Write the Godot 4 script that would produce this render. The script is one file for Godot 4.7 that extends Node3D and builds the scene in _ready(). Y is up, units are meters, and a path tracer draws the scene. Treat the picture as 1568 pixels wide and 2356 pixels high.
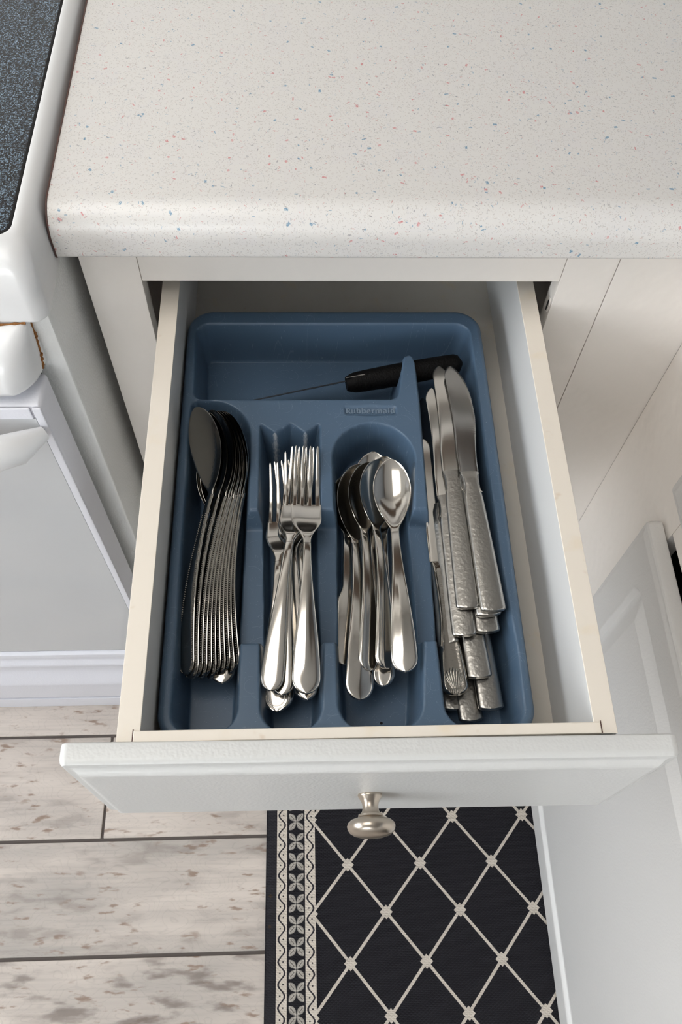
extends Node3D

# ------------------------------------------------------------------ mesh collector
# Faces are given counter-clockwise seen from outside; they are turned when the mesh is made.
class MB:
	var v := PackedVector3Array()
	var t := PackedVector2Array()
	func tri(a: Vector3, b: Vector3, c: Vector3, ua := Vector2.ZERO, ub := Vector2.ZERO, uc := Vector2.ZERO) -> void:
		v.append(a); v.append(b); v.append(c)
		t.append(ua); t.append(ub); t.append(uc)
	func quad(a: Vector3, b: Vector3, c: Vector3, d: Vector3, ua := Vector2.ZERO, ub := Vector2.ZERO, uc := Vector2.ZERO, ud := Vector2.ZERO) -> void:
		tri(a, b, c, ua, ub, uc)
		tri(a, c, d, ua, uc, ud)
	# closed or open rings of equal length, joined one after another; the rings run counter-clockwise seen from the last ring
	func rings(rs: Array, cap0 := true, cap1 := true) -> void:
		var n: int = rs[0].size()
		for i in rs.size() - 1:
			var p: PackedVector3Array = rs[i]
			var q: PackedVector3Array = rs[i + 1]
			for k in n:
				var l := (k + 1) % n
				quad(p[k], p[l], q[l], q[k])
		if cap0:
			fan(rs[0], true)
		if cap1:
			fan(rs[rs.size() - 1], false)
	func fan(p: PackedVector3Array, back: bool) -> void:
		var c := Vector3.ZERO
		for q in p:
			c += q
		c /= p.size()
		for k in p.size():
			var l := (k + 1) % p.size()
			if back:
				tri(c, p[l], p[k])
			else:
				tri(c, p[k], p[l])
	# a box from corner to corner with chamfered edges
	func box(lo: Vector3, hi: Vector3, r := 0.001) -> void:
		r = minf(r, minf(hi.x - lo.x, minf(hi.y - lo.y, hi.z - lo.z)) * 0.45)
		var rs := []
		for s in [[0.0, r], [r * 0.3, r * 0.3], [r, 0.0]]:
			rs.append(ring_xy(lo, hi, s[1], lo.z + s[0], r))
		for s in [[r, 0.0], [r * 0.3, r * 0.3], [0.0, r]]:
			rs.append(ring_xy(lo, hi, s[1], hi.z - s[0], r))
		rings(rs)
	func ring_xy(lo: Vector3, hi: Vector3, inset: float, z: float, r: float) -> PackedVector3Array:
		var p := PackedVector3Array()
		var x0 := lo.x + inset
		var x1 := hi.x - inset
		var y0 := lo.y + inset
		var y1 := hi.y - inset
		var q := maxf(r - inset, 0.00002)
		var corners := [[x1 - q, y1 - q, 0.0], [x0 + q, y1 - q, 0.5], [x0 + q, y0 + q, 1.0], [x1 - q, y0 + q, 1.5]]
		for c in corners:
			for j in 4:
				var a: float = (c[2] + j / 6.0) * PI
				p.append(Vector3(c[0] + q * cos(a), c[1] + q * sin(a), z))
		return p
	func mesh(angle := 40.0, flip := false, box_uv := 0.0) -> ArrayMesh:
		var n := v.size()
		var fn := PackedVector3Array()
		fn.resize(n / 3)
		var at := {}
		for f in n / 3:
			fn[f] = (v[f * 3 + 1] - v[f * 3]).cross(v[f * 3 + 2] - v[f * 3])
			if flip:
				fn[f] = -fn[f]
		var keys: Array[Vector3i] = []
		keys.resize(n)
		for i in n:
			var k := Vector3i((v[i] * 50000.0).round())
			keys[i] = k
			if at.has(k):
				at[k].append(i / 3)
			else:
				at[k] = PackedInt32Array([i / 3])
		var lim := cos(deg_to_rad(angle))
		var norm := PackedVector3Array()
		norm.resize(n)
		for i in n:
			var me := fn[i / 3]
			var mn := me.normalized()
			var s := Vector3.ZERO
			for f in at[keys[i]]:
				var o := fn[f]
				if o.normalized().dot(mn) >= lim:
					s += o
			norm[i] = s.normalized() if s.length() > 1e-16 else (mn if mn.length() > 0.5 else Vector3.UP)
		var vo := v.duplicate()
		var uo := t.duplicate()
		if not flip:
			for f in n / 3:
				var a := f * 3 + 1
				var b := f * 3 + 2
				var tv := vo[a]; vo[a] = vo[b]; vo[b] = tv
				var tn := norm[a]; norm[a] = norm[b]; norm[b] = tn
				var tt := uo[a]; uo[a] = uo[b]; uo[b] = tt
		var arrays := []
		arrays.resize(Mesh.ARRAY_MAX)
		arrays[Mesh.ARRAY_VERTEX] = vo
		arrays[Mesh.ARRAY_NORMAL] = norm
		arrays[Mesh.ARRAY_TEX_UV] = uo
		var am := ArrayMesh.new()
		am.add_surface_from_arrays(Mesh.PRIMITIVE_TRIANGLES, arrays)
		return am

# ------------------------------------------------------------------ naming
var used := {}

func numbered(called: String) -> String:
	if not used.has(called):
		used[called] = 0
		return called
	used[called] += 1
	return "%s_%03d" % [called, used[called]]

func tag(o: Node, label: String, category: String, group := "", kind := "") -> void:
	o.set_meta("label", label)
	if category != "":
		o.set_meta("category", category)
	if group != "":
		o.set_meta("group", group)
	if kind != "":
		o.set_meta("kind", kind)

func thing(called: String, label: String, category: String, group := "", at := Vector3.ZERO) -> Node3D:
	var o := Node3D.new()
	o.name = numbered(called)
	add_child(o)
	o.position = at
	tag(o, label, category, group)
	return o

func part(called: String, m: Mesh, mat: Material, parent: Node3D, label := "") -> MeshInstance3D:
	var o := MeshInstance3D.new()
	o.mesh = m
	o.material_override = mat
	o.name = called
	parent.add_child(o, true)
	if label != "":
		o.set_meta("label", label)
	return o

func structure(called: String, m: Mesh, mat: Material, label: String, category: String) -> MeshInstance3D:
	var o := part(numbered(called), m, mat, self)
	tag(o, label, category, "", "structure")
	return o

func bx(lo: Vector3, hi: Vector3, r := 0.001) -> ArrayMesh:
	var b := MB.new()
	b.box(lo, hi, r)
	return b.mesh(40.0)

# a closed outline (y, z) swept along x
func extrude_x(outline: PackedVector2Array, x0: float, x1: float, angle := 30.0, uv_scale := 0.0) -> ArrayMesh:
	var b := MB.new()
	var n := outline.size()
	var arc := 0.0
	var area := 0.0
	for k in n:
		area += outline[k].cross(outline[(k + 1) % n])
	var pts := outline.duplicate()
	if area < 0.0:
		pts.reverse()
	# Vector2(y, z): counter-clockwise in (y, z) seen from +x
	for k in n:
		var p := pts[k]
		var q := pts[(k + 1) % n]
		var d := p.distance_to(q)
		var s := uv_scale
		b.quad(Vector3(x0, p.x, p.y), Vector3(x0, q.x, q.y), Vector3(x1, q.x, q.y), Vector3(x1, p.x, p.y), Vector2(x0, arc) * s, Vector2(x0, arc + d) * s, Vector2(x1, arc + d) * s, Vector2(x1, arc) * s)
		arc += d
	var idx := Geometry2D.triangulate_polygon(pts)
	for f in idx.size() / 3:
		var a := pts[idx[f * 3]]
		var c := pts[idx[f * 3 + 1]]
		var e := pts[idx[f * 3 + 2]]
		if (c - a).cross(e - a) < 0.0:
			var sw := c
			c = e
			e = sw
		b.tri(Vector3(x1, a.x, a.y), Vector3(x1, c.x, c.y), Vector3(x1, e.x, e.y))
		b.tri(Vector3(x0, a.x, a.y), Vector3(x0, e.x, e.y), Vector3(x0, c.x, c.y))
	# make sure the faces look outwards whatever the sense of the outline
	return b.mesh(angle, true)

func lathe_z(profile: Array, n := 40, angle := 35.0) -> ArrayMesh:
	var b := MB.new()
	var rs := []
	for p in profile:
		var ring := PackedVector3Array()
		for k in n:
			var a := TAU * k / n
			ring.append(Vector3(p[1] * cos(a), p[1] * sin(a), p[0]))
		rs.append(ring)
	b.rings(rs)
	return b.mesh(angle)

# rounded rectangle in x,y with separate insets; counter-clockwise from +z
func rrect(x0: float, x1: float, y0: float, y1: float, r: float, z: float, n := 6) -> PackedVector3Array:
	var p := PackedVector3Array()
	r = clampf(r, 0.00005, minf(x1 - x0, y1 - y0) * 0.49)
	for c in [[x1 - r, y1 - r, 0.0], [x0 + r, y1 - r, 0.5], [x0 + r, y0 + r, 1.0], [x1 - r, y0 + r, 1.5]]:
		for j in n + 1:
			var a: float = (c[2] + 0.5 * j / n) * PI
			p.append(Vector3(c[0] + r * cos(a), c[1] + r * sin(a), z))
	return p

# door or drawer front in its own x,y plane, looking along +z; profile rows are [inset, z]
func panel_front(w: float, h: float, r: float, profile: Array) -> ArrayMesh:
	var b := MB.new()
	var rs := []
	for p in profile:
		var i: float = p[0]
		rs.append(rrect(-w / 2 + i, w / 2 - i, -h / 2 + i, h / 2 - i, maxf(r - i, 0.0006) if p.size() < 3 else p[2], p[1]))
	b.rings(rs)
	return b.mesh(32.0)

# a tube of elliptical section along a path
func tube(path: PackedVector3Array, ra: PackedFloat32Array, rb: PackedFloat32Array, up := Vector3.UP, n := 20) -> ArrayMesh:
	var b := MB.new()
	var rs := []
	for i in path.size():
		var d := (path[mini(i + 1, path.size() - 1)] - path[maxi(i - 1, 0)]).normalized()
		var side := d.cross(up).normalized()
		var u := side.cross(d).normalized()
		var ring := PackedVector3Array()
		for k in n:
			var a := TAU * k / n
			ring.append(path[i] + side * (ra[i] * cos(a)) + u * (rb[i] * sin(a)))
		rs.append(ring)
	b.rings(rs)
	return b.mesh(50.0, true)

# ------------------------------------------------------------------ materials
var M := {}

func mat(color: Color, rough := 0.5, metal := 0.0, spec := 0.5) -> StandardMaterial3D:
	var m := StandardMaterial3D.new()
	m.albedo_color = color
	m.roughness = rough
	m.metallic = metal
	m.metallic_specular = spec
	return m

func c8(r: int, g: int, b: int) -> Color:
	return Color(r / 255.0, g / 255.0, b / 255.0)

func noise_tex(freq: float, size: int, as_normal: bool, strength := 4.0, sd := 1, octaves := 3) -> NoiseTexture2D:
	var n := FastNoiseLite.new()
	n.noise_type = FastNoiseLite.TYPE_SIMPLEX_SMOOTH
	n.frequency = freq
	n.seed = sd
	n.fractal_octaves = octaves
	var t := NoiseTexture2D.new()
	t.width = size
	t.height = size
	t.seamless = true
	t.as_normal_map = as_normal
	t.bump_strength = strength
	t.noise = n
	return t

func tri_bump(m: StandardMaterial3D, tex: Texture2D, per_metre: float, amount: float) -> StandardMaterial3D:
	m.normal_enabled = true
	m.normal_texture = tex
	m.normal_scale = amount
	m.uv1_triplanar = true
	m.uv1_scale = Vector3.ONE * per_metre
	return m

func field(w: int, h: int, fx: float, fy: float, sd: int, oct := 4) -> PackedFloat32Array:
	# stretched noise, 0..1, from Godot's own noise image
	var n := FastNoiseLite.new()
	n.noise_type = FastNoiseLite.TYPE_SIMPLEX_SMOOTH
	n.seed = sd
	n.frequency = 0.01
	n.fractal_octaves = oct
	var out := PackedFloat32Array()
	out.resize(w * h)
	for y in h:
		for x in w:
			out[y * w + x] = n.get_noise_2d(x * fx, y * fy) * 0.5 + 0.5
	return out

func img_tex(im: Image) -> ImageTexture:
	return ImageTexture.create_from_image(im)

func speck(im: Image, rng: RandomNumberGenerator, x: int, y: int, len: int, wid: int, col: Color) -> void:
	var w := im.get_width()
	var h := im.get_height()
	var a := rng.randf() * TAU
	var dx := cos(a)
	var dy := sin(a)
	for i in len:
		for j in wid:
			if wid > 2 and rng.randf() < 0.22:
				continue
			var px := posmod(int(x + dx * i - dy * j), w)
			var py := posmod(int(y + dy * i + dx * j), h)
			im.set_pixel(px, py, im.get_pixel(px, py).lerp(col, col.a))

func laminate_texture() -> ImageTexture:
	var rng := RandomNumberGenerator.new()
	rng.seed = 11
	var s := 2048
	var im := Image.create(s, s, false, Image.FORMAT_RGB8)
	im.fill(c8(226, 223, 219))
	for i in 700:      # faint warm and cool clouds of the print
		var col := c8(230, 226, 221) if i % 2 == 0 else c8(222, 221, 219)
		im.fill_rect(Rect2i(rng.randi() % s, rng.randi() % s, rng.randi_range(20, 90), rng.randi_range(20, 90)), col.lerp(c8(226, 223, 219), 0.8))
	for i in 92000:
		var g := rng.randf()
		var col: Color
		if g < 0.6:
			col = Color(0.56, 0.53, 0.5, rng.randf_range(0.18, 0.5))
		elif g < 0.8:
			col = Color(0.66, 0.55, 0.5, rng.randf_range(0.2, 0.5))
		elif g < 0.93:
			col = Color(0.5, 0.52, 0.57, rng.randf_range(0.2, 0.55))
		else:
			col = Color(0.95, 0.95, 0.95, 0.5)
		speck(im, rng, rng.randi() % s, rng.randi() % s, rng.randi_range(2, 6), 1, col)
	for i in 3600:
		var g := rng.randf()
		var col := Color(0.42, 0.42, 0.45, 0.6)
		if g < 0.45:
			col = Color(0.78, 0.5, 0.49, 0.6)
		elif g < 0.75:
			col = Color(0.4, 0.55, 0.66, 0.65)
		speck(im, rng, rng.randi() % s, rng.randi() % s, rng.randi_range(4, 9), rng.randi_range(1, 2), col)
	for i in 620:
		var col := Color(0.8, 0.45, 0.46, 0.75) if rng.randf() < 0.5 else Color(0.31, 0.5, 0.64, 0.8)
		speck(im, rng, rng.randi() % s, rng.randi() % s, rng.randi_range(5, 12), rng.randi_range(3, 7), col)
	return img_tex(im)

func speckled_glass_texture() -> ImageTexture:
	var rng := RandomNumberGenerator.new()
	rng.seed = 5
	var s := 1024
	var im := Image.create(s, s, false, Image.FORMAT_RGB8)
	im.fill(c8(12, 12, 17))
	for i in 78000:
		var b := rng.randf_range(0.45, 1.0)
		speck(im, rng, rng.randi() % s, rng.randi() % s, rng.randi_range(2, 6), rng.randi_range(1, 3), Color(0.58 * b, 0.68 * b, 0.76 * b, 0.95))
	return img_tex(im)

func plank_textures() -> Array:
	# whitewashed weathered wood, one plank to a picture
	var out := []
	for k in 4:
		var w := 1024
		var h := 180
		var cloud := field(w, h, 0.22, 0.9, 40 + k, 5)
		var grain := field(w, h, 0.5, 14.0, 60 + k, 3)
		var warp := field(w, h, 0.9, 1.6, 70 + k, 2)
		var spots := field(w, h, 1.9, 7.0, 80 + k, 5)
		var worn := field(w, h, 0.9, 3.2, 100 + k, 6)
		var bytes := PackedByteArray()
		bytes.resize(w * h * 3)
		var grey: float = [0.15, 0.75, 0.4, 0.2][k]
		var wear: float = [0.3, 0.4, 0.95, 0.35][k]
		for i in w * h:
			var b := cloud[i]
			var c := Vector3(0.80, 0.755, 0.715).lerp(Vector3(0.60, 0.578, 0.555), clampf((b - 0.3) * 1.9, 0, 1) * (0.25 + 0.75 * grey))
			c = c.lerp(Vector3(0.85, 0.81, 0.77), clampf((0.48 - b) * 2.6, 0, 1) * 0.7)
			c *= 1.0 - clampf((grain[i] - 0.5) * 2.0, 0, 1) * 0.09
			# thin wavy growth lines
			var ln := absf(fposmod(warp[i] * 9.0 + grain[i] * 0.4, 1.0) - 0.5)
			c *= 1.0 - 0.05 * smoothstep(0.1, 0.0, ln)
			var st := smoothstep(0.62, 0.78, spots[i]) * smoothstep(0.4, 0.6, warp[i])
			c = c.lerp(Vector3(0.49, 0.39, 0.325), st * 0.7)
			var dk := clampf(smoothstep(0.5, 0.76, worn[i]) * wear, 0, 1) * smoothstep(0.35, 0.6, b)
			c = c.lerp(Vector3(0.43, 0.385, 0.36), dk * 0.75)
			bytes[i * 3] = clampi(int(c.x * 255), 0, 255)
			bytes[i * 3 + 1] = clampi(int(c.y * 255), 0, 255)
			bytes[i * 3 + 2] = clampi(int(c.z * 255), 0, 255)
		out.append(img_tex(Image.create_from_data(w, h, false, Image.FORMAT_RGB8, bytes)))
	return out

# ---- the printed kitchen mat: 0.36 mm to the pixel, drawn cell by cell
const RUG := Rect2(-0.065, 0.05, 0.424, 0.737)

func rug_texture() -> ImageTexture:
	var w := 1178
	var h := 2048
	var dark := c8(33, 32, 36)
	var cream := c8(212, 202, 189)
	var sx := w / RUG.size.x
	var sz := h / RUG.size.y
	var im := Image.create(w, h, false, Image.FORMAT_RGB8)
	im.fill(dark)
	# woven look of the print: paler diagonal flecks
	var tile := Image.create(16, 12, false, Image.FORMAT_RGB8)
	tile.fill(dark)
	for k in 8:
		tile.set_pixel(k, 5 - k * 5 / 8, c8(52, 52, 57))
		tile.set_pixel((k + 8) % 16, 11 - k * 5 / 8, c8(50, 50, 54))
		tile.set_pixel(k, 6, c8(31, 30, 34))
		tile.set_pixel((k + 8) % 16, 0, c8(31, 30, 34))
	for ty in h / 12 + 1:
		for tx in w / 16 + 1:
			im.blit_rect(tile, Rect2i(0, 0, 16, 12), Vector2i(tx * 16, ty * 12))
	# the lattice
	var nx := 0.1085
	var nz := 0.1305
	for m in range(-4, 14):
		for k in range(-3, 6):
			for par in 2:
				var cx := 0.1105 + nx * k - par * nx / 2
				var cz := 0.3065 + nz * m + par * nz / 2
				var p := Vector2((cx - RUG.position.x) * sx, (cz - RUG.position.y) * sz)
				for s in [-1, 1]:
					var q := p + Vector2(s * nx / 2 * sx, nz / 2 * sz)
					band(im, p, q, 4.4 / 0.72, cream)
				for o in [[0, 0, 8], [-8, 0, 6], [8, 0, 6], [0, -8, 6], [0, 8, 6]]:
					diamond(im, p + Vector2(o[0] * 1.6, o[1] * 1.6), o[2] * 2.2, cream)
	# the border: plain dark edge, wave, flowers, wave
	im.fill_rect(Rect2i(0, 0, int(0.0155 * sx), h), c8(45, 44, 48))
	im.fill_rect(Rect2i(int(0.0155 * sx), 0, int(0.0155 * sx), h), cream)
	im.fill_rect(Rect2i(int(0.031 * sx), 0, int(0.0275 * sx), h), dark)
	im.fill_rect(Rect2i(int(0.0575 * sx), 0, int(0.0155 * sx), h), cream)
	for xx in [0.0, 0.0145, 0.0315, 0.0565]:
		im.fill_rect(Rect2i(int(xx * sx), 0, 3, h), c8(30, 28, 33))
	for y in h:
		var z := RUG.position.y + y / sz
		var ph := (z - 0.309) / 0.0283 * TAU
		for b in [[0.0232, 0.0045], [0.065, 0.0045]]:
			var x: float = (b[0] + b[1] * sin(ph + (0.6 if b[0] < 0.03 else 0.0))) * sx
			for i in range(-3, 4):
				im.set_pixel(clampi(int(x) + i, 0, w - 1), y, c8(50, 47, 52))
	for j in range(-10, 20):
		var cz := (0.309 + 0.0283 * j - RUG.position.y) * sz
		for b in [[0.0232, 0.6], [0.065, 0.0]]:
			for s in [0, 1]:
				var zz: float = cz + (0.25 + 0.5 * s - b[1] / TAU) * 0.0283 * sz
				diamond(im, Vector2((b[0] + (0.0022 if s == 1 else -0.0022)) * sx, zz), 3.5, c8(50, 47, 52))
		for s in [[-1, -1], [1, -1], [-1, 1], [1, 1]]:
			petal(im, Vector2(0.0445 * sx, cz), Vector2(s[0] * 0.0108 * sx, s[1] * 0.0118 * sz), c8(196, 190, 180), c8(110, 104, 100))
	# scuffs near the edge
	for p in [Vector2(0.006, 0.452), Vector2(0.0065, 0.412)]:
		diamond(im, Vector2(p.x * sx, (p.y - RUG.position.y) * sz), 8.0, c8(62, 52, 44))
	return img_tex(im)

func band(im: Image, p: Vector2, q: Vector2, half: float, col: Color) -> void:
	var d := (q - p).normalized()
	var steps := int(p.distance_to(q))
	for i in steps + 1:
		var c := p + d * i
		for k in range(-int(half) - 2, int(half) + 3):
			var x := int(c.x) + k
			var y := int(c.y)
			if x < 0 or y < 0 or x >= im.get_width() or y >= im.get_height():
				continue
			if absf(k * d.y) <= half:
				im.set_pixel(x, y, col if (x + y) % 5 != 0 else col.darkened(0.1))

func diamond(im: Image, c: Vector2, r: float, col: Color) -> void:
	for y in range(-int(r), int(r) + 1):
		for x in range(-int(r), int(r) + 1):
			if absf(x) + absf(y) <= r:
				var px := int(c.x) + x
				var py := int(c.y) + y
				if px >= 0 and py >= 0 and px < im.get_width() and py < im.get_height():
					im.set_pixel(px, py, col if (px + py) % 6 != 0 else col.darkened(0.12))

func petal(im: Image, c: Vector2, to: Vector2, col: Color, vein: Color) -> void:
	var d := to.normalized()
	var n := to.length()
	for y in range(-36, 37):
		for x in range(-36, 37):
			var p := Vector2(x, y)
			var s := p.dot(d) / n
			var a := absf(p.cross(d)) / n
			if s > 0.04 and s < 1.0:
				var wdt := 0.27 * pow(sin(PI * pow(s, 1.2)), 0.8)
				if a < wdt:
					var px := int(c.x) + x
					var py := int(c.y) + y
					if px >= 0 and py >= 0 and px < im.get_width() and py < im.get_height():
						im.set_pixel(px, py, vein if (a < 0.035 and s > 0.3 and s < 0.8) else col.darkened(0.25 * a / wdt))

func weave_normal(w: int, h: int) -> ImageTexture:
	var hm := Image.create(32, 24, false, Image.FORMAT_RGB8)
	for y in 24:
		for x in 32:
			var u := fposmod(x / 16.0 + (0.5 if (y / 6) % 2 == 1 else 0.0), 1.0)
			var v := (y % 6) / 6.0
			var g := sin(PI * u) * sin(PI * v)
			hm.set_pixel(x, y, Color(g, g, g))
	var big := Image.create(w, h, false, Image.FORMAT_RGB8)
	for ty in h / 24 + 1:
		for tx in w / 32 + 1:
			big.blit_rect(hm, Rect2i(0, 0, 32, 24), Vector2i(tx * 32, ty * 24))
	big.convert(Image.FORMAT_RGBA8)
	big.bump_map_to_normal_map(3.0)
	return img_tex(big)

func tray_texture() -> ImageTexture:
	# moulded blue plastic with hairline scratches, 0.25 mm to the pixel
	var rng := RandomNumberGenerator.new()
	rng.seed = 23
	var w := 1100
	var h := 1628
	var im := Image.create(w, h, false, Image.FORMAT_RGB8)
	im.fill(c8(80, 102, 125))
	for i in 900:
		var x := rng.randf() * w
		var y := rng.randf() * h
		var a := rng.randf() * TAU
		var bend := rng.randf_range(-0.05, 0.05)
		var al := rng.randf_range(0.08, 0.4)
		for k in rng.randi_range(8, 70):
			x += cos(a)
			y += sin(a)
			a += bend
			if x >= 0 and y >= 0 and x < w and y < h:
				im.set_pixel(int(x), int(y), im.get_pixel(int(x), int(y)).lerp(c8(160, 170, 180), al))
	for i in 3600:
		speck(im, rng, rng.randi() % w, rng.randi() % h, rng.randi_range(1, 3), 1, Color(0.7, 0.74, 0.78, rng.randf_range(0.2, 0.7)))
	for c in [-26.7, -0.4]:     # chalky wear on the two ridges of the fork compartment
		for i in 900:
			var x: float = (c + rng.randfn(0.0, 1.1) + 109.0) * 4.0
			var y: float = (rng.randf_range(110.0, 116.5) + 30.0) * 4.0
			im.set_pixel(int(x), int(y), im.get_pixel(int(x), int(y)).lerp(c8(190, 192, 196), rng.randf_range(0.2, 0.8)))
	return img_tex(im)

func stained_edge_texture(base: Color, sd: int) -> ImageTexture:
	# pale melamine edge with faint yellow and brown marks
	var a := field(256, 256, 1.6, 1.6, sd, 4)
	var b := field(256, 256, 5.0, 5.0, sd + 1, 3)
	var im := Image.create(256, 256, false, Image.FORMAT_RGB8)
	for i in 65536:
		var c := base.lerp(c8(226, 201, 160), smoothstep(0.6, 0.9, a[i]) * 0.35)
		c = c.lerp(c8(176, 140, 104), smoothstep(0.78, 0.92, b[i]) * 0.22)
		im.set_pixel(i % 256, i / 256, c)
	return img_tex(im)

func build_materials() -> void:
	var peel := noise_tex(0.035, 256, true, 6.0, 3, 2)
	var grain := noise_tex(0.06, 256, true, 5.0, 8, 3)
	M.paint = tri_bump(mat(c8(239, 233, 226), 0.42), peel, 5.0, 0.12)  # lightened to stand in for fill light on the shaded cabinet frame
	M.front_paint = tri_bump(mat(c8(212, 212, 210), 0.34), peel, 30.0, 0.16)  # darkened in colour to offset the strong light on the drawer front
	M.door_paint = tri_bump(mat(c8(211, 209, 206), 0.36), peel, 26.0, 0.14)  # toned below the frame paint to even out the light on doors
	M.enamel = mat(c8(230, 230, 230), 0.16)
	M.enamel_side = tri_bump(mat(c8(242, 243, 241), 0.38), peel, 30.0, 0.3)  # paler than the other enamel, replacing light the shaded stove side lacks
	M.trim_white = tri_bump(mat(c8(224, 224, 230), 0.4), peel, 30.0, 0.12)
	M.oven_glass = mat(c8(198, 199, 200), 0.08)
	M.handle_white = mat(c8(228, 228, 228), 0.3)
	M.seam = mat(c8(84, 56, 50), 0.6)
	M.rust = tri_bump(mat(c8(140, 92, 44), 0.85), grain, 30.0, 1.0)
	M.dark = mat(c8(22, 20, 20), 0.8)
	M.counter = mat(Color.WHITE, 0.3)
	M.counter.albedo_texture = laminate_texture()
	M.glass_top = mat(Color.WHITE, 0.1)
	M.glass_top.albedo_texture = speckled_glass_texture()
	M.glass_top.uv1_triplanar = true
	M.glass_top.uv1_scale = Vector3.ONE * 3.6
	M.edge = mat(Color.WHITE, 0.5)
	M.edge.albedo_texture = stained_edge_texture(c8(234, 225, 212), 300)
	M.edge.uv1_triplanar = true
	M.edge.uv1_scale = Vector3.ONE * 4.0
	M.drawer_inside = mat(c8(214, 214, 213), 0.4)
	M.drawer_floor = mat(Color.WHITE, 0.5)
	M.drawer_floor.albedo_texture = stained_edge_texture(c8(216, 210, 200), 320)
	M.drawer_floor.uv1_triplanar = true
	M.drawer_floor.uv1_scale = Vector3.ONE * 6.0
	M.tray = mat(Color.WHITE, 0.36)
	M.tray.albedo_texture = tray_texture()
	M.tray_plain = mat(c8(80, 102, 125), 0.4)
	M.tray_letters = mat(c8(112, 129, 146), 0.5)
	M.steel = mat(Color(0.83, 0.815, 0.79), 0.13, 1.0)
	M.steel_dull = tri_bump(mat(Color(0.66, 0.645, 0.62), 0.15, 1.0), grain, 20.0, 0.06)
	M.blade = mat(Color(0.62, 0.615, 0.61), 0.16, 1.0)
	M.steel_brushed = tri_bump(mat(Color(0.70, 0.69, 0.67), 0.3, 1.0), grain, 14.0, 0.14)
	M.nickel = mat(Color(0.74, 0.7, 0.65), 0.28, 1.0)
	M.black_grip = tri_bump(mat(c8(12, 11, 11), 0.6, 0.0, 0.25), grain, 26.0, 0.6)
	M.blade_dark = mat(Color(0.35, 0.36, 0.38), 0.35, 1.0)
	M.rug = mat(Color.WHITE, 0.8, 0.0, 0.3)
	M.rug.albedo_texture = rug_texture()
	M.rug.normal_enabled = true
	M.rug.normal_texture = weave_normal(1178, 2048)
	M.rug.normal_scale = 0.8
	M.rug_side = mat(c8(34, 33, 36), 0.8)
	M.grout = mat(c8(92, 84, 80), 0.9)
	M.planks = []
	for t in plank_textures():
		var m := mat(Color.WHITE, 0.42)
		m.albedo_texture = t
		M.planks.append(m)
	M.wall = mat(c8(240, 238, 234), 0.8)
	M.wood = mat(c8(96, 74, 58), 0.5)
	M.wall_grey = mat(c8(132, 138, 146), 0.8)
	M.ceiling = mat(c8(246, 245, 243), 0.9)
	M.lamp_body = mat(c8(235, 235, 235), 0.5)
	M.glow = mat(c8(250, 250, 245), 0.6)
	M.glow.emission_enabled = true
	M.glow.emission = Color(1.0, 0.96, 0.9)
	M.glow.emission_energy_multiplier = 1.2
	M.pane = mat(Color(1, 1, 1, 0.04), 0.02)
	M.pane.transparency = BaseMaterial3D.TRANSPARENCY_ALPHA
	M.crumb = mat(c8(30, 22, 18), 0.8)

# ------------------------------------------------------------------ scene
func _ready() -> void:
	# camera
	var cam := Camera3D.new()
	cam.name = "camera"
	cam.fov = 62.453
	cam.near = 0.02
	cam.transform = Transform3D(Basis(Vector3(0.99913, 0.0311, 0.02776), Vector3(0.00901, 0.48912, -0.87217), Vector3(-0.0407, 0.87166, 0.48841)).orthonormalized(), Vector3(0, 1.36, 0.528))
	add_child(cam)
	cam.current = true
	# sky and exposure
	var env := Environment.new()
	env.background_mode = Environment.BG_SKY
	var sky := ProceduralSkyMaterial.new()
	sky.sky_top_color = Color(0.90, 0.93, 0.96)
	sky.sky_horizon_color = Color(0.97, 0.965, 0.95)
	sky.ground_bottom_color = Color(0.55, 0.56, 0.55)
	sky.ground_horizon_color = Color(0.8, 0.82, 0.83)
	sky.sky_energy_multiplier = 3.6
	sky.ground_energy_multiplier = 1.5
	env.sky = Sky.new()
	env.sky.sky_material = sky
	env.tonemap_mode = Environment.TONE_MAPPER_LINEAR
	env.tonemap_exposure = 0.497
	env.sdfgi_enabled = true
	env.ssao_enabled = true
	env.ssil_enabled = true
	var we := WorldEnvironment.new()
	we.name = "surroundings"
	we.environment = env
	add_child(we)
	build_materials()
	build_room()
	build_ceiling_lamp(Vector3(-0.72, 2.44, 0.42), 2.4)
	build_floor()
	build_wall_cabinets()
	build_counter()
	build_cabinet()
	build_corner_cabinet()
	build_stove()
	build_rug()
	build_drawer()
	build_tray()
	build_cutlery()

func build_ceiling_lamp(at: Vector3, energy: float) -> void:
	var t := thing("ceiling_lamp", "square white flush ceiling lamp with a frosted cover above the kitchen floor", "lamp", "", at)
	part("housing", bx(Vector3(-0.57, -0.03, -0.57), Vector3(0.57, 0.0, 0.57), 0.004), M.lamp_body, t)
	part("diffuser", bx(Vector3(-0.55, -0.05, -0.55), Vector3(0.55, -0.03, 0.55), 0.006), M.glow, t)
	var l := AreaLight3D.new()
	l.name = "lamp_light"
	l.area_size = Vector2(1.1, 1.1)
	l.light_energy = energy
	l.light_color = Color(1.0, 0.985, 0.965)
	l.shadow_enabled = true
	l.set("area_range", 8.0)
	l.set("area_attenuation", 2.0)
	t.add_child(l)
	l.position = Vector3(0, -0.053, 0)
	l.rotation = Vector3(-PI / 2, 0, 0)

const X0 := -2.4
const X1 := 0.98
const Z0 := -0.62
const Z1 := 2.9
const CEIL := 2.44

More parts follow.
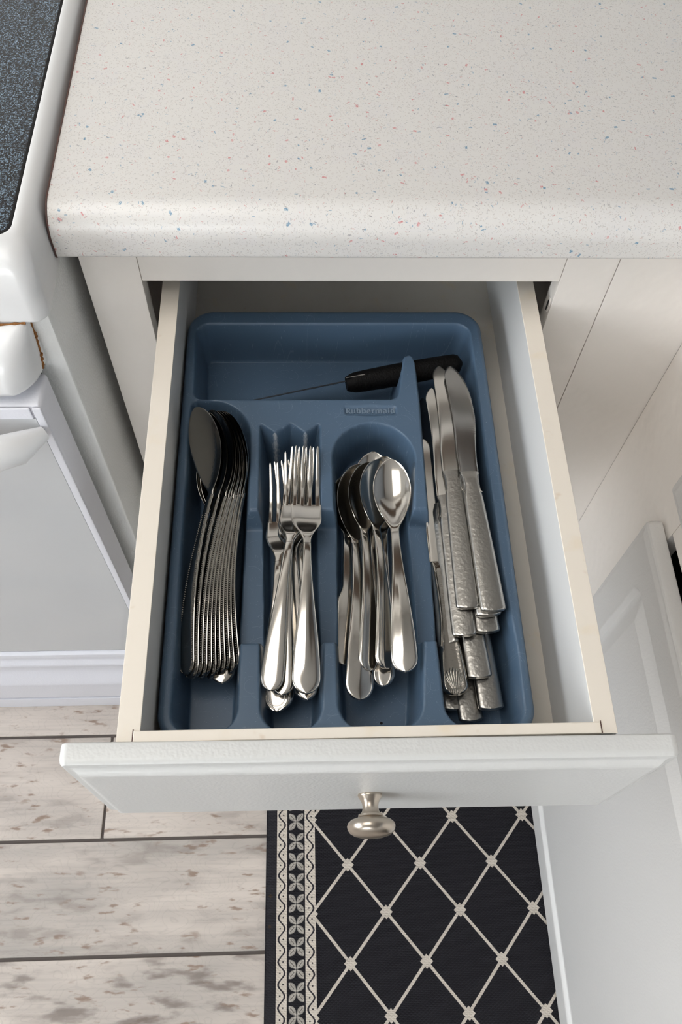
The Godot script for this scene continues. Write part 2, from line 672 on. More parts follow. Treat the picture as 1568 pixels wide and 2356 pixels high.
func wall_with_window(called: String, lo: Vector3, hi: Vector3, axis: int, a0: float, a1: float, y0: float, y1: float, label: String, index: int) -> void:
	# a wall slab with a rectangular opening between a0..a1 along its length and y0..y1
	var b := MB.new()
	var along := 2 if axis == 0 else 0
	var pieces := []
	var l := lo
	var h := hi
	h[along] = a0
	pieces.append([l, h])
	l = lo; h = hi
	l[along] = a1
	pieces.append([l, h])
	l = lo; h = hi
	l[along] = a0; h[along] = a1; h.y = y0
	pieces.append([l, h])
	l = lo; h = hi
	l[along] = a0; h[along] = a1; l.y = y1
	pieces.append([l, h])
	for p in pieces:
		b.box(p[0], p[1], 0.0005)
	structure(called, b.mesh(), M.wall, label, "wall")
	var w := Node3D.new()
	w.name = "window_%d" % index
	add_child(w)
	tag(w, "white framed kitchen window in the %s" % called.replace("_", " "), "window", "", "structure")
	var f := MB.new()
	var t := 0.05
	var mid := (lo[axis] + hi[axis]) / 2
	for e in [[a0, a0 + t, y0, y1], [a1 - t, a1, y0, y1], [a0 + t, a1 - t, y0, y0 + t], [a0 + t, a1 - t, y1 - t, y1], [(a0 + a1) / 2 - t / 2, (a0 + a1) / 2 + t / 2, y0 + t, y1 - t]]:
		var p := Vector3(); var q := Vector3()
		p[axis] = mid - 0.03; q[axis] = mid + 0.03
		p[along] = e[0]; q[along] = e[1]
		p.y = e[2]; q.y = e[3]
		f.box(p, q, 0.004)
	part("window_frame", f.mesh(), M.lamp_body, w)
	for s in 2:
		var p := Vector3(); var q := Vector3()
		var m := (a0 + a1) / 2
		p[axis] = mid - 0.002; q[axis] = mid + 0.002
		p[along] = (a0 + t if s == 0 else m + t / 2); q[along] = (m - t / 2 if s == 0 else a1 - t)
		p.y = y0 + t; q.y = y1 - t
		part("pane", bx(p, q, 0.0002), M.pane, w)

func build_room() -> void:
	wall_with_window("wall_left", Vector3(X0 - 0.12, 0, Z0 - 0.12), Vector3(X0, CEIL, Z1 + 0.12), 0, -0.3, 2.5, 0.95, 2.3, "cream kitchen wall with a wide window left of the stove", 1)
	wall_with_window("wall_front", Vector3(X0, 0, Z1), Vector3(X1, CEIL, Z1 + 0.12), 2, -1.4, -0.2, 1.15, 2.1, "cream kitchen wall with a wide window facing the counter", 2)
	structure("wall_back", bx(Vector3(X0, 0, Z0 - 0.12), Vector3(X1, CEIL, Z0), 0.0005), M.wall, "cream kitchen wall behind the counter and stove", "wall")
	structure("wall_right", bx(Vector3(X1, 0, Z0 - 0.12), Vector3(X1 + 0.12, CEIL, Z1 + 0.12), 0.0005), M.wall_grey, "blue grey kitchen wall behind the corner cabinet", "wall")
	# unseen wooden crown moulding, added so the cutlery has dark bands to mirror
	structure("trim_1", bx(Vector3(X0, CEIL - 0.14, Z1 - 0.04), Vector3(X1, CEIL - 0.001, Z1 - 0.001), 0.004), M.wood, "added brown wooden moulding under the ceiling of the front wall", "moulding")
	structure("trim_2", bx(Vector3(X0 + 0.001, CEIL - 0.14, Z0 + 0.001), Vector3(X0 + 0.04, CEIL - 0.001, Z1 - 0.041), 0.004), M.wood, "added brown wooden moulding under the ceiling of the left wall", "moulding")
	structure("trim_3", bx(Vector3(X1 - 0.04, CEIL - 0.14, Z0 + 0.001), Vector3(X1 - 0.001, CEIL - 0.001, Z1 - 0.041), 0.004), M.wood, "added brown wooden moulding under the ceiling of the right wall", "moulding")
	structure("ceiling", bx(Vector3(X0 - 0.12, CEIL, Z0 - 0.12), Vector3(X1 + 0.12, CEIL + 0.1, Z1 + 0.12), 0.0005), M.ceiling, "plain white kitchen ceiling", "ceiling")

func build_floor() -> void:
	var fl := structure("floor", bx(Vector3(X0 - 0.12, -0.1, Z0 - 0.12), Vector3(X1 + 0.12, -0.0025, Z1 + 0.12), 0.0003), M.grout, "whitewashed wood plank tiles with dark grout between them", "floor")
	var pitch := 0.1565
	var len := 0.92
	var lefts := {0: 0.148, 1: -0.312, 2: -0.312 - 0.62, 3: -0.312 - 0.31, 4: -0.3, -1: -0.8}
	var cache := {}
	for r in range(-5, 16):
		var z0 := 0.1715 + pitch * (r - 1) + 0.002
		var off: float = lefts.get(r, fposmod(r * 0.37, 0.92) - 0.5)
		for k in range(-4, 4):
			var x0 := off + k * len + 0.002
			var x1 := x0 + len - 0.004
			x0 = maxf(x0, X0 + 0.002)
			x1 = minf(x1, X1 - 0.002)
			if x1 - x0 < 0.03 or z0 < Z0 or z0 + pitch > Z1:
				continue
			var which := posmod(r * 3 + k * 2 + (1 if r > 2 else 0), 4)
			if r == 2:
				which = 1
			elif r == 3:
				which = 2
			elif r == 1 or r == 0:
				which = 0 if k == 0 else 3
			var b := MB.new()
			var lo := Vector3(x0, -0.008, z0)
			var hi := Vector3(x1, 0.0, z0 + pitch - 0.0045)
			b.box(lo, hi, 0.0012)
			var flip := (r + k) % 2 == 0
			for i in b.v.size():
				var u := (b.v[i].x - x0) / len * 0.98 + 0.01
				b.t[i] = Vector2(1.0 - u if flip else u, (b.v[i].z - z0) / pitch * 0.96 + 0.02)
			part("plank", b.mesh(30.0), M.planks[which], fl)

func build_wall_cabinets() -> void:
	# above the counter and the stove, out of the frame but mirrored in the cutlery
	for c in [["cream wall cabinet with two doors above the counter", -0.19, X1 - 0.002, 1.52], ["short cream wall cabinet above the stove", -0.96, -0.195, 1.8]]:
		var t := thing("wall_cabinet", c[0], "cabinet")
		var x0: float = c[1]
		var x1: float = c[2]
		var y0: float = c[3]
		part("carcass", bx(Vector3(x0, y0 + 0.02, Z0 + 0.001), Vector3(x1, 2.16, -0.34), 0.001), M.paint, t)
		part("underside", bx(Vector3(x0, y0, Z0 + 0.001), Vector3(x1, y0 + 0.0195, -0.342), 0.001), M.wood, t)
		for k in 2:
			var w := (x1 - x0) / 2 - 0.006
			var d := part("door", panel_front(w, 2.15 - y0 - 0.01, 0.006, DOOR_PROFILE), M.door_paint, t)
			d.position = Vector3(lerpf(x0, x1, 0.25 + 0.5 * k), (2.15 + y0) / 2, -0.32)

func build_counter() -> void:
	var t := thing("countertop", "pale speckled laminate countertop with a rounded front edge above the open drawer", "countertop")
	var o := PackedVector2Array()
	o.append(Vector2(0.912, Z0))
	o.append(Vector2(0.912, -0.3))
	o.append(Vector2(0.912, -0.03))
	for k in 15:
		var a := PI / 2 * k / 14.0
		o.append(Vector2(0.887 + 0.025 * cos(a), -0.003 + 0.025 * sin(a)))
	o.append(Vector2(0.876, 0.022))
	for k in 5:
		var a := PI / 2 * k / 4.0
		o.append(Vector2(0.8735 - 0.0035 * sin(a), 0.0185 + 0.0035 * cos(a)))
	o.append(Vector2(0.870, 0.01))
	o.append(Vector2(0.870, Z0))
	part("worktop", extrude_x(o, -0.194, X1, 30.0, 1.0 / 0.6), M.counter, t)
	var o2 := PackedVector2Array()
	for p in o:
		o2.append(Vector2(0.891, -0.15) + (p - Vector2(0.891, -0.15)) * Vector2(1.025, 1.003))
	part("end_seam", extrude_x(o2, -0.1952, -0.1941, 30.0), M.seam, t, "dark brown seam on the end of the laminate")

func build_cabinet() -> void:
	var t := thing("base_cabinet", "cream painted base cabinet frame around the open drawer, beside the stove", "cabinet")
	var D := -0.018
	part("stile", bx(Vector3(-0.186, 0.0, D), Vector3(-0.1383, 0.8695, 0.0), 0.0008), M.paint, t)
	part("stile", bx(Vector3(0.2213, 0.0, D), Vector3(0.2668, 0.8695, 0.0), 0.0008), M.paint, t)
	part("top_rail", bx(Vector3(-0.138, 0.824, D), Vector3(0.221, 0.8695, 0.0004), 0.0008), M.paint, t)
	part("middle_rail", bx(Vector3(-0.138, 0.62, D), Vector3(0.221, 0.655, 0.0), 0.0008), M.paint, t)
	part("side_panel", bx(Vector3(-0.186, 0.0, Z0 + 0.002), Vector3(-0.170, 0.8695, D - 0.0005), 0.0008), M.paint, t)
	part("side_panel", bx(Vector3(0.2513, 0.0, Z0 + 0.002), Vector3(0.2668, 0.8695, D - 0.0005), 0.0008), M.paint, t)
	part("door", bx(Vector3(-0.16, 0.09, 0.0008), Vector3(0.245, 0.628, 0.018), 0.003), M.door_paint, t)
	part("filler_strip", bx(Vector3(0.2674, 0.0, D), Vector3(0.3618, 0.8695, -0.0003), 0.0006), M.paint, t)
	# small bumper with a dark slot on the inner edge of the right stile
	var bp := part("slot_cover", lathe_z([[0.0, 0.0042], [0.0006, 0.0042], [0.0009, 0.0036]], 24), M.paint, t)
	bp.transform = Transform3D(Basis(Vector3.UP, -PI / 2).scaled_local(Vector3(0.9, 2.1, 1.0)), Vector3(0.2212, 0.789, -0.006))
	var sl := part("slot", lathe_z([[0.0, 0.0016], [0.0005, 0.0016]], 16), M.dark, bp)
	sl.transform = Transform3D(Basis().scaled_local(Vector3(1, 2.0, 1)), Vector3(0, 0, 0.0008))

const DOOR_PROFILE := [[0.003, -0.019], [0.0005, -0.0175], [0.0, -0.016], [0.0, -0.007], [0.0012, -0.0035], [0.0035, -0.002], [0.0055, -0.0022], [0.008, -0.0013], [0.0105, -0.0003], [0.0125, 0.0], [0.047, 0.0, 0.016], [0.0495, -0.0012, 0.0145], [0.0525, -0.0055, 0.012], [0.056, -0.0068, 0.009], [0.06, -0.0062, 0.006], [0.068, -0.0032, 0.003], [0.0755, -0.0010, 0.002], [0.0775, -0.0002, 0.0015], [0.0785, -0.0002, 0.001]]

func build_corner_cabinet() -> void:
	var t := thing("corner_cabinet", "cream cabinet run at right with a grooved white door below a drawer front", "cabinet")
	var zb := 1.3
	part("face_frame", bx(Vector3(0.361, 0.0, 0.0), Vector3(0.379, 0.8695, 0.148), 0.0008), M.paint, t)
	part("frame_rail", bx(Vector3(0.361, 0.631, 0.1485), Vector3(0.379, 0.70, zb), 0.0008), M.paint, t)
	part("frame_rail", bx(Vector3(0.361, 0.83, 0.1485), Vector3(0.379, 0.8695, zb), 0.0008), M.paint, t)
	part("carcass", bx(Vector3(0.42, 0.0, 0.0), Vector3(X1 - 0.002, 0.8695, zb), 0.0008), M.dark, t)  # near-black colour stands in for the shade inside the opening
	part("worktop", extrude_x(PackedVector2Array([Vector2(0.8705, 0.0225), Vector2(0.912, 0.0225), Vector2(0.912, zb - 0.006), Vector2(0.906, zb), Vector2(0.8705, zb)]), 0.335, X1 - 0.002, 30.0, 1.0 / 0.6), M.counter, t)
	var turn := Basis(Vector3.UP, -PI / 2)
	var w := 0.60
	var d := part("door", panel_front(w, 0.617, 0.006, DOOR_PROFILE), M.door_paint, t)
	d.transform = Transform3D(turn, Vector3(0.3405, 0.3145, 0.1265 + w / 2))
	var pr := DOOR_PROFILE.slice(0, 10)
	var f := part("drawer_front", panel_front(w, 0.16, 0.006, pr), M.door_paint, t)
	f.transform = Transform3D(turn, Vector3(0.3415, 0.7635, 0.1265 + w / 2))

# ring for the stove top: x0..x1, z0..z1 (insets applied by the caller), counter-clockwise seen from above
func ring_xz(x0: float, x1: float, z0: float, z1: float, r: float, y: float, n := 8) -> PackedVector3Array:
	var p := PackedVector3Array()
	for q in rrect(x0, x1, -z1, -z0, r, 0.0, n):
		p.append(Vector3(q.x, y, -q.y))
	return p

func build_stove() -> void:
	var t := thing("stove", "white enamel stove with a black speckled glass cooktop left of the counter", "stove")
	var xl := -0.958
	# body
	part("body", bx(Vector3(-0.955, 0.02, -0.60), Vector3(-0.198, 0.885, 0.07), 0.0035), M.enamel_side, t)
	part("kick_plate", bx(Vector3(-0.95, 0.0, -0.55), Vector3(-0.205, 0.04, 0.122), 0.002), M.trim_white, t)
	# cooktop frame: rolled enamel with a deep front apron
	var b := MB.new()
	var rs := []
	for p in [[0.001, 0.001, 0.859, 0.012], [0.0, 0.0, 0.861, 0.013], [0.0, 0.0, 0.885, 0.013], [0.0004, 0.002, 0.895, 0.014], [0.0018, 0.005, 0.904, 0.015], [0.0042, 0.010, 0.911, 0.016], [0.0075, 0.016, 0.9155, 0.016], [0.0115, 0.023, 0.9178, 0.015], [0.0158, 0.0296, 0.9182, 0.012], [0.0172, 0.0312, 0.9176, 0.011], [0.0178, 0.0318, 0.9155, 0.0105]]:
		var s: float = p[0]
		rs.append(ring_xz(xl + s, -0.1958 - s, -0.60 + s, 0.079 - p[1], p[3], p[2]))
	b.rings(rs, true, true)
	var ct := part("cooktop_frame", b.mesh(40.0), M.enamel, t)
	var g := MB.new()
	var gr := []
	for p in [[0.0, 0.9156], [0.0, 0.9172], [0.0006, 0.9176]]:
		gr.append(ring_xz(xl + 0.018 + p[0], -0.2138 - p[0], -0.582 + p[0], 0.047 - p[0], 0.0105, p[1]))
	g.rings(gr)
	part("glass_border", g.mesh(40.0), M.dark, ct, "dark border of the cooktop glass")
	var g2 := MB.new()
	gr = []
	for p in [[0.0017, 0.9170], [0.0017, 0.91765], [0.0019, 0.9178]]:
		gr.append(ring_xz(xl + 0.018 + p[0], -0.2138 - p[0], -0.582 + p[0], 0.047 - p[0], 0.009, p[1]))
	g2.rings(gr)
	part("cooktop_glass", g2.mesh(40.0), M.glass_top, ct, "black glass with pale blue speckles")
	# control panel: bulging bar under the cooktop, its right end curving back to the body
	var o := [[0.8583, 0.004], [0.8583, 0.014], [0.853, 0.026], [0.846, 0.035], [0.838, 0.041], [0.829, 0.045], [0.820, 0.0465], [0.814, 0.045], [0.810, 0.040], [0.808, 0.032], [0.808, 0.004]]
	var cp := MB.new()
	var crs := []
	for k in 18:
		var e := sin(PI / 2 * k / 12.0) if k < 12 else 1.0
		var cxx := -0.2128 - 0.022 * (1.0 - cos(PI / 2 * minf(k / 12.0, 1.0)))
		if k >= 12:
			cxx = -0.2348 - (k - 12) * 0.1428
		var ring := PackedVector3Array()
		for q in o:
			ring.append(Vector3(cxx, q[0], 0.0695 + maxf(q[1] * pow(maxf(e, 0.0), 0.75), 0.0004)))
		crs.append(ring)
	cp.rings(crs)
	part("control_panel", cp.mesh(42.0, true), M.enamel, t)
	# rust along the right end of the panel and the lower rim of the cooktop
	for s in [[Vector3(-0.2130, 0.857, 0.0715), Vector3(-0.2130, 0.836, 0.0735), 0.0010], [Vector3(-0.2130, 0.838, 0.0735), Vector3(-0.2135, 0.820, 0.0775), 0.0014], [Vector3(-0.2132, 0.822, 0.0775), Vector3(-0.2150, 0.8095, 0.082), 0.0021], [Vector3(-0.245, 0.8588, 0.0815), Vector3(-0.214, 0.8588, 0.0785), 0.0008], [Vector3(-0.1972, 0.862, 0.03), Vector3(-0.1972, 0.861, 0.052), 0.0008], [Vector3(-0.1972, 0.861, 0.0), Vector3(-0.1972, 0.8605, 0.012), 0.0006]]:
		var path := PackedVector3Array()
		var ra := PackedFloat32Array()
		var rng := RandomNumberGenerator.new()
		rng.seed = int(s[2] * 1e6)
		for k in 9:
			path.append(s[0].lerp(s[1], k / 8.0))
			ra.append(s[2] * (0.7 + rng.randf() * 1.2))
		part("rust_stain", tube(path, ra, ra, Vector3(0.1, 0.9, 0.3), 8), M.rust, t, "brown rust on the enamel edge")
	# oven door
	var dr := part("oven_door", bx(Vector3(-0.945, 0.244, 0.0815), Vector3(-0.212, 0.803, 0.1165), 0.004), M.trim_white, t)
	part("door_gap_shade", bx(Vector3(-0.938, 0.25, 0.0702), Vector3(-0.222, 0.797, 0.0814), 0.001), M.dark, dr)  # dark block standing in for the shadow in the gap behind the door
	part("door_trim", bx(Vector3(-0.945, 0.7885, 0.1166), Vector3(-0.2215, 0.8025, 0.1188), 0.0012), M.trim_white, dr)
	part("door_trim", bx(Vector3(-0.2195, 0.246, 0.1166), Vector3(-0.2124, 0.8025, 0.1188), 0.0012), M.trim_white, dr)
	part("door_panel", bx(Vector3(-0.935, 0.246, 0.1166), Vector3(-0.220, 0.788, 0.1178), 0.0005), M.oven_glass, dr, "glossy pale grey oven door panel")
	var path := PackedVector3Array()
	var ra := PackedFloat32Array()
	var rb := PackedFloat32Array()
	for k in 41:
		var u := k / 40.0
		var e := minf(u, 1.0 - u) * 2.0
		var x := lerpf(-0.2165, -0.94, u)
		path.append(Vector3(x, 0.774 + 0.008 * sqrt(clampf(e / 0.35, 0, 1)), 0.122 + 0.042 * sqrt(clampf(e / 0.3, 0.0, 1.0))))
		var rr := 0.010 + 0.004 * sqrt(clampf(e / 0.06, 0, 1))
		if k == 0 or k == 40:
			rr *= 0.6
		ra.append(rr)
		rb.append(rr * 1.05)
	part("door_handle", tube(path, ra, rb), M.handle_white, dr, "curved white bar handle")
	# storage drawer with a moulded grip
	var q := PackedVector2Array([Vector2(0.240, 0.0712), Vector2(0.240, 0.116), Vector2(0.236, 0.1205), Vector2(0.228, 0.1215), Vector2(0.221, 0.1195), Vector2(0.214, 0.1212), Vector2(0.209, 0.1245), Vector2(0.203, 0.1252), Vector2(0.198, 0.1235), Vector2(0.192, 0.119), Vector2(0.172, 0.1165), Vector2(0.160, 0.1175), Vector2(0.148, 0.1225), Vector2(0.132, 0.127), Vector2(0.122, 0.1275), Vector2(0.118, 0.1262), Vector2(0.116, 0.1235), Vector2(0.055, 0.1235), Vector2(0.052, 0.122), Vector2(0.05, 0.11), Vector2(0.05, 0.0712)])
	part("storage_drawer", extrude_x(q, -0.945, -0.2125, 35.0), M.trim_white, t)

func build_rug() -> void:
	var t := thing("kitchen_mat", "dark kitchen mat with a cream diamond lattice and flower border on the floor", "rug")
	var lo := Vector3(RUG.position.x, 0.0004, RUG.position.y)
	var hi := Vector3(RUG.end.x, 0.0042, RUG.end.y)
	part("mat_base", bx(lo, Vector3(hi.x, 0.0036, hi.z), 0.0012), M.rug_side, t)
	var b := MB.new()
	var e := 0.0006
	var y := hi.y
	var n := 6
	for i in n:
		var u0 := i / float(n)
		var u1 := (i + 1) / float(n)
		var xa := lerpf(lo.x + e, hi.x - e, u0)
		var xb := lerpf(lo.x + e, hi.x - e, u1)
		b.quad(Vector3(xa, y, hi.z - e), Vector3(xb, y, hi.z - e), Vector3(xb, y, lo.z + e), Vector3(xa, y, lo.z + e), Vector2(u0, 1), Vector2(u1, 1), Vector2(u1, 0), Vector2(u0, 0))
	for s in [[Vector3(lo.x + e, y, hi.z - e), Vector3(lo.x + e, y, lo.z + e), Vector3(-e, -0.0006, 0)], [Vector3(hi.x - e, y, lo.z + e), Vector3(hi.x - e, y, hi.z - e), Vector3(e, -0.0006, 0)]]:
		b.quad(s[0], s[1], s[1] + s[2], s[0] + s[2])
	part("printed_face", b.mesh(20.0), M.rug, t, "woven face with cream lattice print")

func build_drawer() -> void:
	var t := thing("drawer", "open white kitchen drawer with cream edges and a round nickel knob", "drawer")
	# front: rounded slab with an ogee edge
	var w := 0.409
	var h := 0.161
	var f := part("drawer_front", panel_front(w, h, 0.006, [[0.002, 0.0], [0.0004, 0.0008], [0.0, 0.002], [0.0, 0.0105], [0.0007, 0.0130], [0.0022, 0.0147], [0.0044, 0.0151], [0.0062, 0.0150], [0.0084, 0.0157], [0.0105, 0.0178], [0.0122, 0.0191], [0.0142, 0.0196], [0.0155, 0.0197]]), M.front_paint, t)
	f.position = Vector3(0.0425, 0.7215, 0.386)
	f.rotation.y = deg_to_rad(-0.3)
	# box
	for s in [[-0.126, -0.1108], [0.192, 0.207]]:
		part("drawer_side", bx(Vector3(s[0], 0.696, -0.16), Vector3(s[1], 0.7992, 0.3858), 0.0006), M.drawer_inside, t)
		part("edge_strip", bx(Vector3(s[0] - 0.0001, 0.7990, -0.16), Vector3(s[1] + 0.0001, 0.8, 0.3859), 0.0004), M.edge, t, "cream edge of the drawer side")
	part("front_board", bx(Vector3(-0.1152, 0.697, 0.3782), Vector3(0.1962, 0.8008, 0.3858), 0.0008), M.edge, t)
	part("joint_line", bx(Vector3(-0.1159, 0.790, 0.3772), Vector3(-0.1152, 0.8003, 0.3856), 0.0002), M.seam, t)
	part("joint_line", bx(Vector3(0.1962, 0.790, 0.3772), Vector3(0.1969, 0.8003, 0.3856), 0.0002), M.seam, t)
	part("drawer_back", bx(Vector3(-0.1108, 0.697, -0.16), Vector3(0.192, 0.79, -0.148), 0.0006), M.drawer_inside, t)
	part("drawer_floor", bx(Vector3(-0.112, 0.698, -0.148), Vector3(0.193, 0.7055, 0.379), 0.0004), M.drawer_floor, t)
	# knob
	var k := part("knob", lathe_z([[0.0, 0.0088], [0.0014, 0.0091], [0.0024, 0.0087], [0.0042, 0.0074], [0.0066, 0.0062], [0.0095, 0.0057], [0.0122, 0.0062], [0.0140, 0.0073], [0.0146, 0.0090], [0.0162, 0.0093], [0.0168, 0.0086], [0.0172, 0.0108], [0.0185, 0.0146], [0.0203, 0.0167], [0.0226, 0.0176], [0.0250, 0.0172], [0.0272, 0.0157], [0.0290, 0.0130], [0.0302, 0.0092], [0.0308, 0.0048], [0.0310, 0.0008]], 56, 38.0), M.nickel, t, "brushed nickel knob")
	k.position = Vector3(0.0448, 0.7155, 0.4055)

# ------------------------------------------------------------------ the cutlery tray, one moulded surface
func rounded(pts: Array) -> PackedVector2Array:
	# corners [x, z, radius] in millimetres to a smooth outline
	var out := PackedVector2Array()
	var n := pts.size()
	for i in n:
		var p := Vector2(pts[i][0], pts[i][1])
		var r: float = pts[i][2] if pts[i].size() > 2 else 0.0
		if r <= 0.0:
			out.append(p)
			continue
		var a := (Vector2(pts[(i + n - 1) % n][0], pts[(i + n - 1) % n][1]) - p).normalized()
		var c := (Vector2(pts[(i + 1) % n][0], pts[(i + 1) % n][1]) - p).normalized()
		var half := acos(clampf(a.dot(c), -1, 1)) / 2
		var d := r / tan(half)
		var centre := p + (a + c).normalized() * (r / sin(half))
		var s := p + a * d - centre
		var e := p + c * d - centre
		var sweep := s.angle_to(e)
		for k in 9:
			out.append(centre + s.rotated(sweep * k / 8.0))
	return out

func inside(poly: PackedVector2Array, p: Vector2) -> float:
	# distance inside the outline, negative outside
	var best := 1e9
	var n := poly.size()
	var odd := false
	var a := poly[n - 1]
	for i in n:
		var b := poly[i]
		var e := b - a
		var w := p - a
		var q := w - e * clampf(w.dot(e) / e.length_squared(), 0, 1)
		best = minf(best, q.length_squared())
		if (a.y > p.y) != (b.y > p.y) and p.x < (b.x - a.x) * (p.y - a.y) / (b.y - a.y) + a.x:
			odd = not odd
		a = b
	return sqrt(best) if odd else -sqrt(best)

const TF := 708.8   # compartment floor, mm above the kitchen floor
const TT := 756.0   # rim
var pockets: Array = []
var pocket_box: Array = []

func tray_height(x: float, z: float) -> float:
	var p := Vector2(x, z)
	var top := TT
	if x > -62.0 and x < 104.0:
		var dip := smoothstep(186.0, 195.0, z) * (1.0 - smoothstep(297.5, 302.5, z))
		top = TT - 21.0 * dip
	var ex := minf(x + 109.0, 166.0 - x)
	var ez := minf(z + 30.0, 377.0 - z)
	var e := minf(ex, ez)
	var cr := 24.0
	if ex < cr and ez < cr:
		e = cr - Vector2(cr - ex, cr - ez).length()
	if e < 5.0:
		var k := clampf((5.0 - e) / 5.0, 0, 1)
		top -= 5.0 * (1.0 - sqrt(maxf(1.0 - k * k, 0.0)))
	# badge recess on the platform
	var h := top
	if absf(x - 57.0) < 23.2:
		var half := 5.4 - pow(absf(x - 57.0) / 23.2, 2.0) * 1.3
		h -= 1.4 * smoothstep(0.0, 0.8, half - absf(z - 87.2)) * smoothstep(0.0, 0.8, 23.2 - absf(x - 57.0))
	for i in pockets.size():
		if pocket_box[i].has_point(p):
			var d := inside(pockets[i], p)
			if d > -0.5:
				var s := clampf((d + 0.5) / 7.8, 0, 1)
				h = minf(h, TT - (TT - TF) * s * s * (3.0 - 2.0 * s))
	return h

func build_tray() -> void:
	var t := thing("cutlery_tray", "blue plastic cutlery tray with five compartments inside the drawer", "tray")
	pockets = [
		rounded([[-101, 76, 7], [-47.5, 76, 37], [-47.5, 190, 0], [-50.3, 302, 0], [-51.5, 369, 18], [-99, 369, 15]]),
		rounded([[-40, 100, 1.6], [-26.7, 110.5, 1.5], [-13.3, 100, 1.6], [-0.4, 110.7, 1.5], [12.6, 100, 1.6], [11.2, 190, 0], [12.3, 302, 0], [9.0, 369, 18], [-34.5, 369, 18], [-36.2, 302, 0], [-39.4, 190, 0]]),
	]
	var arch := []
	for k in 21:
		var a := PI + PI * k / 20.0
		arch.append([57.6 + 35.6 * cos(a), 138.0 + 37.5 * sin(a)])
	for p in [[90.5, 165, 0], [88.0, 192, 0], [88.2, 302, 0], [82.0, 369, 20], [22.0, 369, 20], [20.6, 302, 0], [22.3, 190, 0]]:
		arch.append(p)
	pockets.append(rounded(arch))
	pockets.append(rounded([[-101.5, -13, 13], [154.5, -13, 14], [155, 240, 0], [158.5, 312, 0], [157, 369, 14], [99.5, 369, 18], [97.4, 302, 0], [100, 191, 0], [101, 76, 0], [100, 34, 0], [98.5, 27, 3], [95.5, 24, 3.5], [90.5, 27, 3], [88.5, 36, 0], [82.5, 75, 9], [-98.5, 74.5, 8]]))
	for pl in pockets:
		var r := Rect2(pl[0], Vector2.ZERO)
		for q in pl:
			r = r.expand(q)
		pocket_box.append(r.grow(2.0))
	var nx := 250
	var nz := 370
	var ox := 28.5
	var oz := 173.5
	var hx := 137.5
	var hz := 203.5
	var pos := PackedVector3Array()
	var nor := PackedVector3Array()
	var uv := PackedVector2Array()
	var idx := PackedInt32Array()
	var hs := PackedFloat32Array()
	var xs := PackedFloat32Array()
	var zs := PackedFloat32Array()
	for j in nz + 1:
		for i in nx + 1:
			var x := ox - hx + 2.0 * hx * i / nx
			var z := oz - hz + 2.0 * hz * j / nz
			# pull the corners of the grid in to the rounded outline
			var cx := hx - 24.0
			var cz := hz - 24.0
			var dx := absf(x - ox) - cx
			var dz := absf(z - oz) - cz
			if dx > 0.0 and dz > 0.0:
				var l := Vector2(dx, dz).length()
				if l > 24.0:
					x = ox + signf(x - ox) * (cx + dx * 24.0 / l)
					z = oz + signf(z - oz) * (cz + dz * 24.0 / l)
			xs.append(x); zs.append(z)
			hs.append(tray_height(x, z))
	for j in nz + 1:
		for i in nx + 1:
			var k := j * (nx + 1) + i
			pos.append(Vector3(xs[k], hs[k], zs[k]) * 0.001)
			uv.append(Vector2((xs[k] + 109.0) / 275.0, (zs[k] + 30.0) / 407.0))
			var l := k - 1 if i > 0 else k
			var r := k + 1 if i < nx else k
			var u := k - nx - 1 if j > 0 else k
			var d := k + nx + 1 if j < nz else k
			var tx := Vector3(xs[r] - xs[l], hs[r] - hs[l], zs[r] - zs[l])
			var tz := Vector3(xs[d] - xs[u], hs[d] - hs[u], zs[d] - zs[u])
			var n := tz.cross(tx)
			nor.append(n.normalized() if n.length() > 1e-6 else Vector3.UP)
	for j in nz:
		for i in nx:
			var k := j * (nx + 1) + i
			idx.append_array(PackedInt32Array([k, k + 1, k + nx + 2, k, k + nx + 2, k + nx + 1]))
	var arrays := []
	arrays.resize(Mesh.ARRAY_MAX)
	arrays[Mesh.ARRAY_VERTEX] = pos
	arrays[Mesh.ARRAY_NORMAL] = nor
	arrays[Mesh.ARRAY_TEX_UV] = uv
	arrays[Mesh.ARRAY_INDEX] = idx
	var am := ArrayMesh.new()
	am.add_surface_from_arrays(Mesh.PRIMITIVE_TRIANGLES, arrays)
	part("compartments", am, M.tray, t)
	# outside: lip, then the tapering wall down to the drawer floor
	var b := MB.new()
	var rs := []
	for p in [[0.0012, 0.7062], [0.0085, 0.7062], [0.0045, 0.742], [0.0022, 0.746], [0.0, 0.7475], [0.0, 0.7512]]:
		rs.append(ring_xz(-0.109 + p[0], 0.166 - p[0], -0.030 + p[0], 0.377 - p[0], 0.024 - p[0], p[1], 10))
	rs.remove_at(0)
	b.rings(rs, true, false)
	part("outer_wall", b.mesh(40.0), M.tray_plain, t)
	# raised lettering on the badge
	var tm := TextMesh.new()
	var sf := SystemFont.new()
	sf.font_names = PackedStringArray(["Droid Sans"])
	sf.font_weight = 700
	tm.font = sf
	tm.text = "Rubbermaid"
	tm.font_size = 64
	tm.pixel_size = 0.000116
	tm.depth = 0.0006
	var ti := part("badge_lettering", tm, M.tray_letters, t, "worn raised lettering on the badge")
	ti.transform = Transform3D(Basis(Vector3.RIGHT, -PI / 2), Vector3(0.057, 0.7549, 0.0872))

